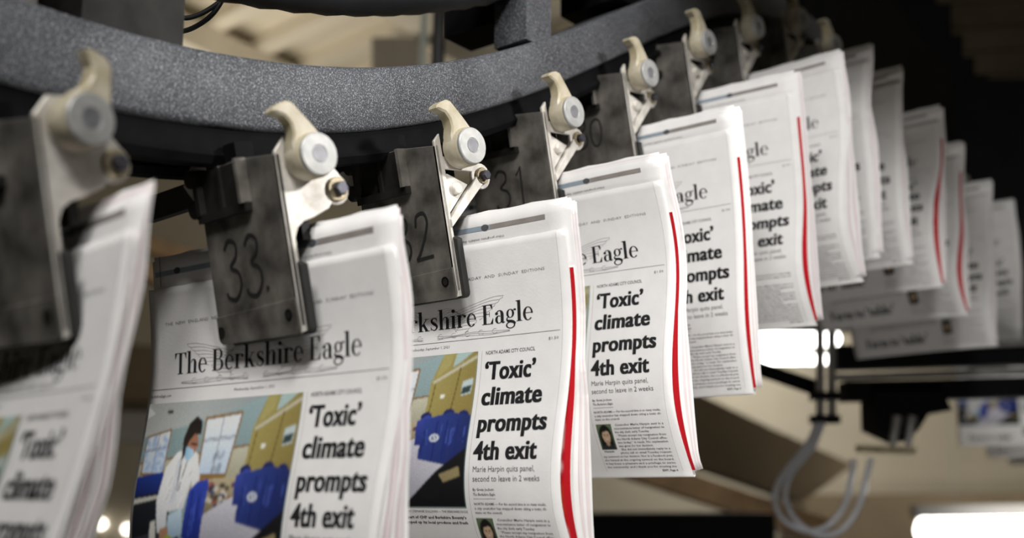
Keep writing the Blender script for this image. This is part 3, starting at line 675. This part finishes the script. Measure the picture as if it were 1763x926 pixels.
def gripper(i, par, off, yaw, label, number=None, lever=0.0, slim=True, scale=None):
    base = np.array([par[0] + off[0], par[1] + off[1], par[2] + off[2]])
    dr = Drape(par)
    def gap(k):
        """how far the pad's back stands in front of the sheet it holds"""
        o = base * k; ca, sa = math.cos(yaw), math.sin(yaw); c, s_ = math.cos(TILT), math.sin(TILT); worst = 9
        for X in (-.08, -.035, XC):
            for z in (-.044, -.03, -.015, -.002):
                p = np.array([X, .0105, z]) * k; y, zz = p[1] * c - p[2] * s_, p[1] * s_ + p[2] * c
                w = o + np.array([p[0] * ca + y * sa, -p[0] * sa + y * ca, zz]) - np.array(par[:3])
                cb, sb = math.cos(par[3]), math.sin(par[3]); lx, ly = w[0] * cb - w[1] * sb, w[0] * sb + w[1] * cb
                q = dr(lx + PW / 2, -w[2] if w[2] < 0 else w[2] * -1, 0)
                worst = min(worst, float(q[1]) - ly)
        return worst
    k = 1.0
    while gap(k) < .0004 and k > .90: k -= .002
    base = base * k
    root = empty('newspaper_gripper', label, 'gripper', (base[0], base[1], base[2] + ZC), (TILT, 0, -yaw), 'grippers hanging from the conveyor rail')
    root.scale = (k, k, k)
    def part(n, loc=(0, 0, 0), rot=(0, 0, 0), parent=root, sharp=28):
        o = link(n, GM[n], None, parent); o.location = loc; o.rotation_euler = rot
        if n in ('roller', 'roller_face', 'hub_pin', 'washer', 'cam_lever', 'side_lug', 'web_tube'): shade(o, sharp)
        return o
    p = part('clamp_plate'); part('wear_strip', parent=p)
    for x, z in ((-.0886, -.0342), (.0022, -.0300)): part('screw_hole', (x, -.0016, z), parent=p)
    part('grip_pad'); part('housing_frame'); part('housing_rib'); part('spring_housing'); part('rear_jaw'); part('carriage')
    if slim: part('open_arm'); part('web_tube')
    else: part('cheek_plate')
    r = part('roller'); f = part('roller_face', parent=r); part('hub_pin', parent=r)
    part('cam_lever', (XC + .009, .0224, .0793), (lever, 0, 0))
    w = part('washer', (0, .0492 * .2, .0562 * .2) if slim else (0, 0, 0));
    if slim: w.scale = (1, .8, .8)
    part('bolt_head', parent=w)
    part('side_lug', (-.0975, .004, .086)); part('side_lug', (-.0975, .004, .062)); part('link_gusset'); part('connecting_link')
    if number:
        o = link('number_marking', number_mesh(*number), M['marker'], p); o.location = (0, -.0002, 0); tag(o, 'hand-drawn number in black marker')
    return root
GL = ['large out-of-focus gripper at the far left with white cheek plate and grey roller face',
 'gripper marked 33 in black marker, white cheek plate and brass-washered bolt',
 'gripper marked 32 in black marker, slim open arm and spotted white roller face',
 'gripper marked 31, its steel plate half hidden behind the paper with the red edge',
 'gripper marked 30, dark plate and yellowed lever against the end of the lit rail',
 'dim gripper first behind the one marked 30, grey roller face beside the rail',
 'shadowed gripper second behind the one marked 30, only roller and lever catching light',
 'shadowed gripper third behind the one marked 30, faint lever at the top edge',
 'black gripper holding the narrow sliver behind the highest pale newspaper',
 'black gripper over the thin red lined newspaper in the dark',
 'black gripper over the newspaper with the blurred red stripe at right',
 'black gripper over the newspaper whose bottom shows the second headline',
 'black gripper over the last newspaper of the row at the right edge']
NUM = {1: ('33.', -.0755, -.012, .045, .0028, .12), 2: ('32', -.055, -.009, .040, .0026, .1), 3: ('31', -.064, -.004, .040, .0024, .05), 4: ('30', -.064, .010, .032, .0022, .1)}
LEV = {0: -.62, 1: .28, 2: .25, 3: .10, 4: .05, 5: 0}
for i, par in enumerate(PAPERS):
    gv = GRIPS[i] if i < 8 else [-.003, -.012, 0, .40 + par[3] * .45]
    if i == 0: gv = [.013, -.0051, -.0011, .66]
    gripper(i, par, gv[:3], gv[3], GL[i], NUM.get(i), LEV.get(i, 0), slim=i > 1)

# ------------------------------------------------------------------ conveyor rail
PP = np.array([p[:3] for p in PAPERS]); PP[:, 1] -= .010
PP = PP[:12]; ss = np.arange(12); CO = [np.polyfit(ss, PP[:, k], 6 if k == 2 else 3) for k in range(3)]
XD = np.array([.745, -.667, 0.0]); ZD = np.array([0, 0, 1.0])
def rail_pt(s):
    """point of the gripper line, s counted in grippers"""
    if s < 0: a = np.array([np.polyval(c, 0) for c in CO]); b = np.array([np.polyval(c, .3) for c in CO]); return a + (b - a) / .3 * s
    if s > 11.2: a = np.array([np.polyval(c, 11.2) for c in CO]); b = np.array([np.polyval(c, 10.9) for c in CO]); return a + (a - b) / .3 * (s - 11.2)
    return np.array([np.polyval(c, s) for c in CO])
def rail_xyz(s, x, z): return rail_pt(s) + XD * x + ZD * (z + ZC)
def extrude_rail(sec, s0, s1, step=.12):
    S = np.arange(s0, s1 + 1e-6, step); n = len(sec); V = []; F = []
    for s in S: V += [rail_xyz(s, x, z) for x, z in sec]
    for k in range(len(S) - 1):
        for i in range(n):
            j = (i + 1) % n; F.append((k * n + i, k * n + j, (k + 1) * n + j, (k + 1) * n + i))
    F.append(tuple(range(n))[::-1]); F.append(tuple((len(S) - 1) * n + i for i in range(n)))
    return V, F
rail = empty('conveyor_rail', 'long black painted conveyor rail curving over the row of newspapers', 'rail', tuple(rail_xyz(0, -.055, .14)))
def rpart(name, V, F, m, parent=rail, sm_=None):
    inv = np.array(rail.location); o = link(name, pymesh(name, np.array(V) - inv, F), m, parent)
    if sm_: shade(o, sm_)
    return o
def rbox(s, x0, x1, t0, t1, z0, z1):
    T = rail_pt(s + .1) - rail_pt(s - .1); T[2] = 0; T /= np.linalg.norm(T); c = rail_pt(s); V = []
    for z in (z0, z1):
        for x in (x0, x1):
            for t in (t0, t1): V.append(c + XD * x + T * t + ZD * (z + ZC))
    return V, [(0, 2, 3, 1), (4, 5, 7, 6), (0, 1, 5, 4), (2, 6, 7, 3), (0, 4, 6, 2), (1, 3, 7, 5)]
b = .004
sec = [(-.09 + b, .111), (-.02 - b, .111), (-.02 - b * .3, .111 + b * .3), (-.02, .111 + b), (-.02, .167 - b), (-.02 - b * .3, .167 - b * .3), (-.02 - b, .167), (-.09 + b, .167), (-.09, .167 - b), (-.09, .111 + b)]
rpart('rail_beam', *extrude_rail(sec, -2.2, 13.4), M['rail'], sm_=50)
for x0, x1 in ((-.040, -.026), (-.090, -.078)):
    rpart('lower_lip', *extrude_rail([(x0, .084), (x1, .084), (x1 + .003, .090), (x1, .096), (x1, .111), (x0, .111)], -2.2, 13.4), M['lip'], sm_=30)
rpart('return_hose', *(lambda m: (m.V, m.F))(MB().sweep([rail_xyz(s, -.065, .262) for s in np.arange(-1.5, 13, .1)], [.034 + .0016 * (k % 2) for k in range(145)], 16)), M['tube'], sm_=60)
for s, x0, x1, t0, t1, z0, z1, mk in ((.62, -.115, -.03, -.075, .010, .150, .40, 'dark'), (.20, -.110, -.04, -.055, -.015, .16, .40, 'plate'), (3.20, -.075, -.03, -.026, .022, .160, .36, 'rail'), (3.36, -.17, -.10, -.03, .02, .190, .36, 'lip'), (4.6, -.12, -.03, -.06, .06, .150, .42, 'lip')):
    rpart('hanger_bracket', *rbox(s, x0, x1, t0, t1, z0, z1), M[mk])
for s in np.arange(6, 13.5, 1.0):
    rpart('hanger_bracket', *rbox(s, -.13, -.02, -.085, .085, .150, .40), M['lip'])

# unseen board added above the rail to shade the far grippers
a_ = np.array([.85, -.53, 0]); n_ = np.array([.53, .85, 0]); c_ = np.array([.01, 1.10, ZC + .76]); V = []
for z in (0, .10):
    for s_ in (-.42, .52):
        for t_ in (0, .22): V.append(c_ + a_ * s_ + n_ * t_ + ZD * z)
rpart('added_shade_board', V, [(0, 2, 3, 1), (4, 5, 7, 6), (0, 1, 5, 4), (2, 6, 7, 3), (0, 4, 6, 2), (1, 3, 7, 5)], M['dark'])
# ------------------------------------------------------------------ the hall behind
def at(px, py, y):
    """a point of the hall at distance y, seen along one sight line"""
    d = np.array([(px - 881.5) / 2069.7, 1.0, -(py - 463) / 2069.7]); c, s_ = math.cos(PITCH), math.sin(PITCH)
    v = np.array([d[0], d[1] * c - d[2] * s_, d[1] * s_ + d[2] * c]); v = v / v[1] * y
    return np.array([v[0], y, v[2] + ZC])
M.update(plank=mat('dark_ochre_plank', (0.13, 0.10, 0.06), 0.8, var=0.3, scale=5), wall=mat('ochre_wall_paint', (0.40, 0.355, 0.27), 0.8, var=0.15, scale=1.5), ceil=mat('cream_ceiling_paint', (0.74, 0.68, 0.56), 0.7, var=0.08, scale=2),
         floor=mat('concrete_floor', (0.16, 0.15, 0.14), 0.7, var=0.3, scale=3), timber=mat('orange_timber', (0.72, 0.47, 0.25), 0.6, var=0.35, scale=9),
         brown=mat('brown_board', (0.16, 0.12, 0.07), 0.8, var=0.2, scale=4), black=mat('black_machine_paint', (0.007, 0.007, 0.008), 0.7, var=0.4, scale=8, spec=0.12),
         alu=mat('brushed_aluminium', (0.55, 0.54, 0.52), 0.4, 0.7, var=0.2, scale=40), grey=M['grey'], duct=mat('grey_duct', (0.30, 0.27, 0.23), 0.7, var=0.2, scale=5),
         teal=mat('pale_green_pipe_paint', (0.55, 0.60, 0.53), 0.5, var=0.1), hose=mat('clear_air_hose', (0.62, 0.63, 0.67), 0.2, var=0.15, scale=40),
         lampw=emit('fluorescent_glow', (1.0, 0.97, 0.92), 7.0), lampv=emit('tube_glow', (1.0, 0.98, 0.94), 9.0), lampd=emit('small_lamp_glow', (1.0, 0.95, 0.86), 5.0), fitting=mat('grey_fitting', (0.12, 0.12, 0.12), 0.6, var=0.1), white=mat('white_fixture', (0.7, 0.7, 0.68), 0.5, var=0.05), blue=mat('blue_sign_paint', (0.05, 0.09, 0.42), 0.5, var=0.1))
YB = 7.2; ZT = ZC + 2.02
def struct(name, V, m):
    o = link(name, MB().box(*V).mesh(name), m); o['kind'] = 'structure'; return o
struct('floor', (-5.1, 8.1, -3.1, YB + .1, -.1, 0), M['floor'])
ceiling = struct('ceiling', (-5.1, 8.1, -3.1, YB + .1, ZT, ZT + .1), M['ceil'])
struct('wall_back', (-5.1, 8.1, YB, YB + .1, 0, ZT), M['wall'])
struct('wall_left', (-5.1, -5.0, -3.0, YB, 0, ZT), M['wall'])
struct('wall_right', (8.0, 8.1, -3.0, YB, 0, ZT), M['wall'])
struct('wall_front', (-5.1, 8.1, -3.1, -3.0, 0, ZT), M['wall'])
def bar(a, b, w, h, up=(0, 0, 1)):
    a, b = np.array(a, float), np.array(b, float); d = (b - a) / np.linalg.norm(b - a); s_ = np.cross(d, up); s_ /= np.linalg.norm(s_); u = np.cross(s_, d); V = []
    for p in (a, b):
        for i, j in ((-1, -1), (1, -1), (1, 1), (-1, 1)): V.append(p + s_ * i * w / 2 + u * j * h / 2)
    return MB().add(V, [(3, 2, 1, 0), (4, 5, 6, 7), (0, 1, 5, 4), (1, 2, 6, 5), (2, 3, 7, 6), (3, 0, 4, 7)])
rd = np.array([.70, -.714, 0]); jd = np.array([.48, .877, 0])
for k in range(-9, 8):                                     # ribs of the ceiling deck
    c = np.array([-1.02, 5.45, ZT - .035]) + np.array([.714, .70, 0]) * k * .30
    a, b_ = c - rd * 1.9, c + rd * 1.9
    link('ceiling_rib', bar(a, b_, .09, .07).mesh('ceiling_rib'), M['ceil'], ceiling)
for c in ((-1.10, 5.35), (-1.95, 5.2), (.25, 5.6)):
    c = np.array([c[0], c[1], ZT - .13]); link('ceiling_joist', bar(c - jd * 1.9, c + jd * 1.7, .20, .12).mesh('ceiling_joist'), M['ceil'], ceiling)
def lone(name, mb, m, label, cat, group=None, sm_=None):
    me = mb.mesh(name); c = np.array(mb.V).mean(0)
    me.transform(__import__('mathutils').Matrix.Translation(tuple(-c))); o = link(name, me, m); o.location = tuple(c); tag(o, label, cat, group)
    if sm_: shade(o, sm_)
    return o
lone('timber_beam', bar(at(1000, 776, 4.6), at(1420, 914, 5.0), .09, .09), M['timber'], 'orange timber beam sloping down behind the newspaper marked with the portrait', 'beam')
lone('timber_beam', bar(at(225, 412, 3.9), at(420, 478, 4.3), .05, .05), M['timber'], 'upper orange timber rail seen between the two leftmost newspapers', 'beam')
lone('timber_beam', bar(at(215, 452, 3.9), at(330, 505, 4.1), .05, .05), M['timber'], 'lower orange timber rail seen between the two leftmost newspapers', 'beam')
def slab(poly, y0, y1):
    a = [at(px, py, y0) for px, py in poly]; n = len(a); b_ = [p + np.array([0, y1 - y0, 0]) for p in a]
    return MB().add(a + b_, [tuple(range(n))[::-1], tuple(range(n, 2 * n))] + [(i, (i + 1) % n, n + (i + 1) % n, n + i) for i in range(n)])
lone('roof_beam', slab([(1000, 600), (1200, 676), (1330, 738), (1470, 800), (1385, 862), (1200, 800), (1000, 740)], 5.6, 6.0), M['brown'], 'wide dark brown sloping roof beam under the fluorescent light', 'beam')
lone('wall_ledge', slab([(1385, 852), (2100, 846), (2100, 990), (1385, 990)], 6.6, 7.2), M['brown'], 'dark brown ledge on the back wall along the bottom right', 'ledge')
pt = empty('plank_partition', 'dark ochre plank partition high up behind the stepped black frame', 'partition', tuple(at(1720, 40, 4.2))); c_ = np.array(pt.location)
for k in range(9):
    y0 = -150 + k * 42
    mb = slab([(1500, y0), (2050, y0 - 34), (2050, y0 + 5), (1500, y0 + 39)], 4.2, 4.23 + .01 * (k % 2)); me = mb.mesh('plank'); me.transform(__import__('mathutils').Matrix.Translation(tuple(-c_))); link('plank', me, M['plank'], pt)
lone('control_box', slab([(1010, 884), (1335, 884), (1335, 960), (1010, 960)], 3.9, 4.2), M['black'], 'black machine top along the bottom edge under the timber beam', 'machine')
lone('air_duct', slab([(640, 64), (722, 64), (722, 200), (640, 200)], 4.6, 4.9), M['duct'], 'grey brown duct hanging below the cream ceiling', 'duct')
lone('green_pipe', bar(at(735, -60, 3.2), at(722, 210, 3.2), .018, .018, (0, 1, 0)), M['teal'], 'pale green upright pipe above the curved rail', 'pipe')
lone('rubber_hose', MB().sweep([at(762, -60, 2.4), at(757, 20, 2.4), at(754, 90, 2.4), at(752, 200, 2.4)], .014, 10), M['tube'], 'black upright rubber hose beside the pale green pipe', 'hose')
lone('steel_conduit', bar(np.array([-5.0, 4.2, at(120, 742, 4.2)[2]]), at(420, 736, 4.2), .05, .10), M['duct'], 'grey horizontal conduit between the two leftmost newspapers', 'conduit')
lone('switch_box', slab([(190, 590), (330, 600), (330, 690), (190, 690)], 6.9, 7.2), M['brown'], 'dark brown box behind the gap between the two leftmost newspapers', 'box')
for k, (px, py) in enumerate(((173, 902), (219, 911))):
    lone('spot_lamp', MB().lathe(at(px, py, 7.16), [(-.02, .006), (-.014, .024), (0, .028), (.04, .022)], 'y', 16), M['lampd'], ('left' if k == 0 else 'right') + ' one of two small bright round lamps at the lower left', 'lamp', sm_=60)
for px, py, lab in ((1471, 612, 'small bright round lamp under the far black rail'), (1398, 567, 'small bright lamp below the bottom corner of the red striped newspaper')):
    lone('spot_lamp', MB().lathe(at(px, py, 7.16), [(-.02, .006), (-.014, .024), (0, .028), (.04, .022)], 'y', 16), M['lampd'], lab, 'lamp', sm_=60)
def fixture(name, a, b, r, label, glow):
    a, b = np.array(a), np.array(b); root = empty(name, label, 'light', tuple((a + b) / 2)); c = (a + b) / 2; d = (b - a) / np.linalg.norm(b - a)
    hs = bar(a - c + ZD * (r * 1.3) - d * .01, b - c + ZD * (r * 1.3) + d * .01, r * 1.2, r * .8); link('fixture_body', hs.mesh('fixture_body'), M['fitting'], root)
    P = [a - c + (b - a) * t for t in (0, .01, .03, .5, .97, .99, 1)]
    o = link('tube', MB().sweep(P, [r * .35, r * .8, r, r, r, r * .8, r * .35], 16).mesh('tube'), M[glow], root); shade(o, 60)
    for t in (.12, .88):
        q = a - c + (b - a) * t; link('hanger_wire', MB().sweep([q + ZD * r, (q[0], q[1], ZT - c[2])], .0015, 6).mesh('hanger_wire'), M['fitting'], root)
fixture('fluorescent_light', at(1578, 914, 5.4), at(2150, 907, 5.4), .064, 'long white glowing fluorescent light at the bottom right corner', 'lampw')
fixture('fluorescent_light', at(1150, 586, 6.2), at(1445, 583, 6.2), .038, 'white fluorescent light, upper of two under the red striped newspaper', 'lampv')
fixture('fluorescent_light', at(1150, 620, 6.0), at(1440, 618, 6.0), .022, 'thin white fluorescent light, lower of two under the red striped newspaper', 'lampv')
sg = lone('wall_notice', slab([(586, 240), (634, 236), (634, 300), (586, 300)], 4.6, 4.62), M['white'], 'white notice with a blue stripe seen under the rail', 'sign')
c = np.array(sg.location); st = slab([(604, 238), (613, 237), (611, 300), (602, 300)], 4.59, 4.6); me = st.mesh('blue_stripe'); me.transform(__import__('mathutils').Matrix.Translation(tuple(-c))); link('blue_stripe', me, M['blue'], sg)
for k, P in enumerate(([(292, -20), (300, 20), (318, 31), (345, 24), (372, 8), (395, -12)], [(280, 50), (312, 54), (340, 44), (368, 22), (392, -16)])):
    lone('black_cable', MB().sweep(catmull([at(a, b_, .98) for a, b_ in P], 6), .0022, 8), M['tube'], ('upper' if k == 0 else 'lower') + ' loop of thin black cable beside the dark bracket at the top', 'cable', sm_=60)
# black machine frame that backs the far grippers
hx = empty('machine_frame', 'tall black stepped machine frame behind the far end of the row', 'machine', tuple(at(1450, 300, 3.4))); hc = np.array(hx.location)
X0 = 1150
for x1, yt in ((1612, -120), (1638, 6), (1658, 60), (1678, 98), (1702, 128), (2000, 136)):
    mb = slab([(X0, yt), (x1, yt), (x1, 548 if x1 < 1700 else 560), (X0, 548 if x1 < 1700 else 560)], 3.4, 3.7); me = mb.mesh('frame_panel'); me.transform(__import__('mathutils').Matrix.Translation(tuple(-hc)))
    link('frame_panel', me, M['black'], hx); X0 = x1

# pneumatic unit at the right
Y = 2.50; pu = empty('pneumatic_rail', 'black and aluminium pneumatic rail below the far newspapers', 'machine', tuple(at(1600, 630, Y))); pc = np.array(pu.location)
def pp(name, mb, m, parent=pu, sm_=None):
    me = mb.mesh(name); me.transform(__import__('mathutils').Matrix.Translation(tuple(-pc))); o = link(name, me, m, parent)
    if sm_: shade(o, sm_)
    return o
pp('top_profile', bar(at(1440, 617, Y), at(1900, 604, Y), .05, .050), M['black'])
pp('light_strip', bar(at(1435, 650, Y - .02), at(1900, 634, Y - .02), .03, .013), M['alu'])
pp('upper_trim', bar(at(1590, 600, Y - .03), at(1900, 584, Y - .03), .02, .010), M['alu'])
pp('lower_profile', bar(at(1450, 675, Y), at(1900, 664, Y), .06, .040), M['black'])
pp('mounting_arm', bar(at(1300, 632, Y + .1), at(1405, 668, Y), .03, .030), M['black'])
for x in (1412, 1432):
    r_ = pp('piston_rod', MB().sweep([at(x, 560, Y - .05), at(x, 650, Y - .05), at(x, 716, Y - .05)], .009, 14), M['alu'], sm_=60)
for y_ in (682, 722): pp('rod_clamp', bar(at(1396, y_, Y - .05), at(1444, y_, Y - .05), .032, .016), M['black'])
pp('valve_block', slab([(1505, 672), (1622, 672), (1640, 706), (1600, 712), (1580, 742), (1556, 760), (1507, 738)], Y - .06, Y + .04), M['black'])
for x in (1540, 1566): pp('air_nozzle', MB().sweep([at(x + 5, 716, Y - .07), at(x, 745, Y - .07), at(x - 3, 768, Y - .07)], [.010, .009, .006], 12), M['alu'], sm_=60)
pp('brass_fitting', bar(at(1475, 772, Y - .07), at(1575, 776, Y - .07), .016, .014), M['brass'])
for P, lab in (([(1408, 724), (1392, 762), (1352, 812), (1334, 850), (1345, 890), (1385, 913), (1425, 905), (1455, 868), (1466, 820), (1470, 790)], 'left loop of clear air hose hanging from the pneumatic rail'),
          ([(1418, 724), (1398, 770), (1362, 815), (1352, 855), (1372, 897), (1412, 921), (1452, 910), (1480, 868), (1492, 820), (1500, 788)], 'right loop of clear air hose hanging from the pneumatic rail')):
    lone('air_hose', MB().sweep(catmull([at(a, b_, Y - .06) for a, b_ in P], 6), .0062, 10), M['hose'], lab, 'hose', sm_=60)
# second row of newspapers, far right
for k, (px, py, y) in enumerate(((1722, 610, 3.75), (1766, 640, 4.0), (1800, 660, 4.25))):
    a = at(px, py, y)
    q = [a[0], a[1], a[2] - ZC, .35, -.005, -.006, -.004, -.008, 0, 0]
    newspaper(q, ['newspaper with a bag photograph hanging below the pneumatic rail at the right edge', 'newspaper second in the far row at the right edge, below the bag photograph', 'newspaper third in the far row at the right edge, lowest bottom corner'][k], inner=2, seed=30 + k, detail=False)
    gripper(0, q, [0, -.01, 0], .35, ['gripper hidden over the far newspaper with the bag photograph', 'second gripper of the far row at the right edge', 'third gripper of the far row at the right edge'][k])
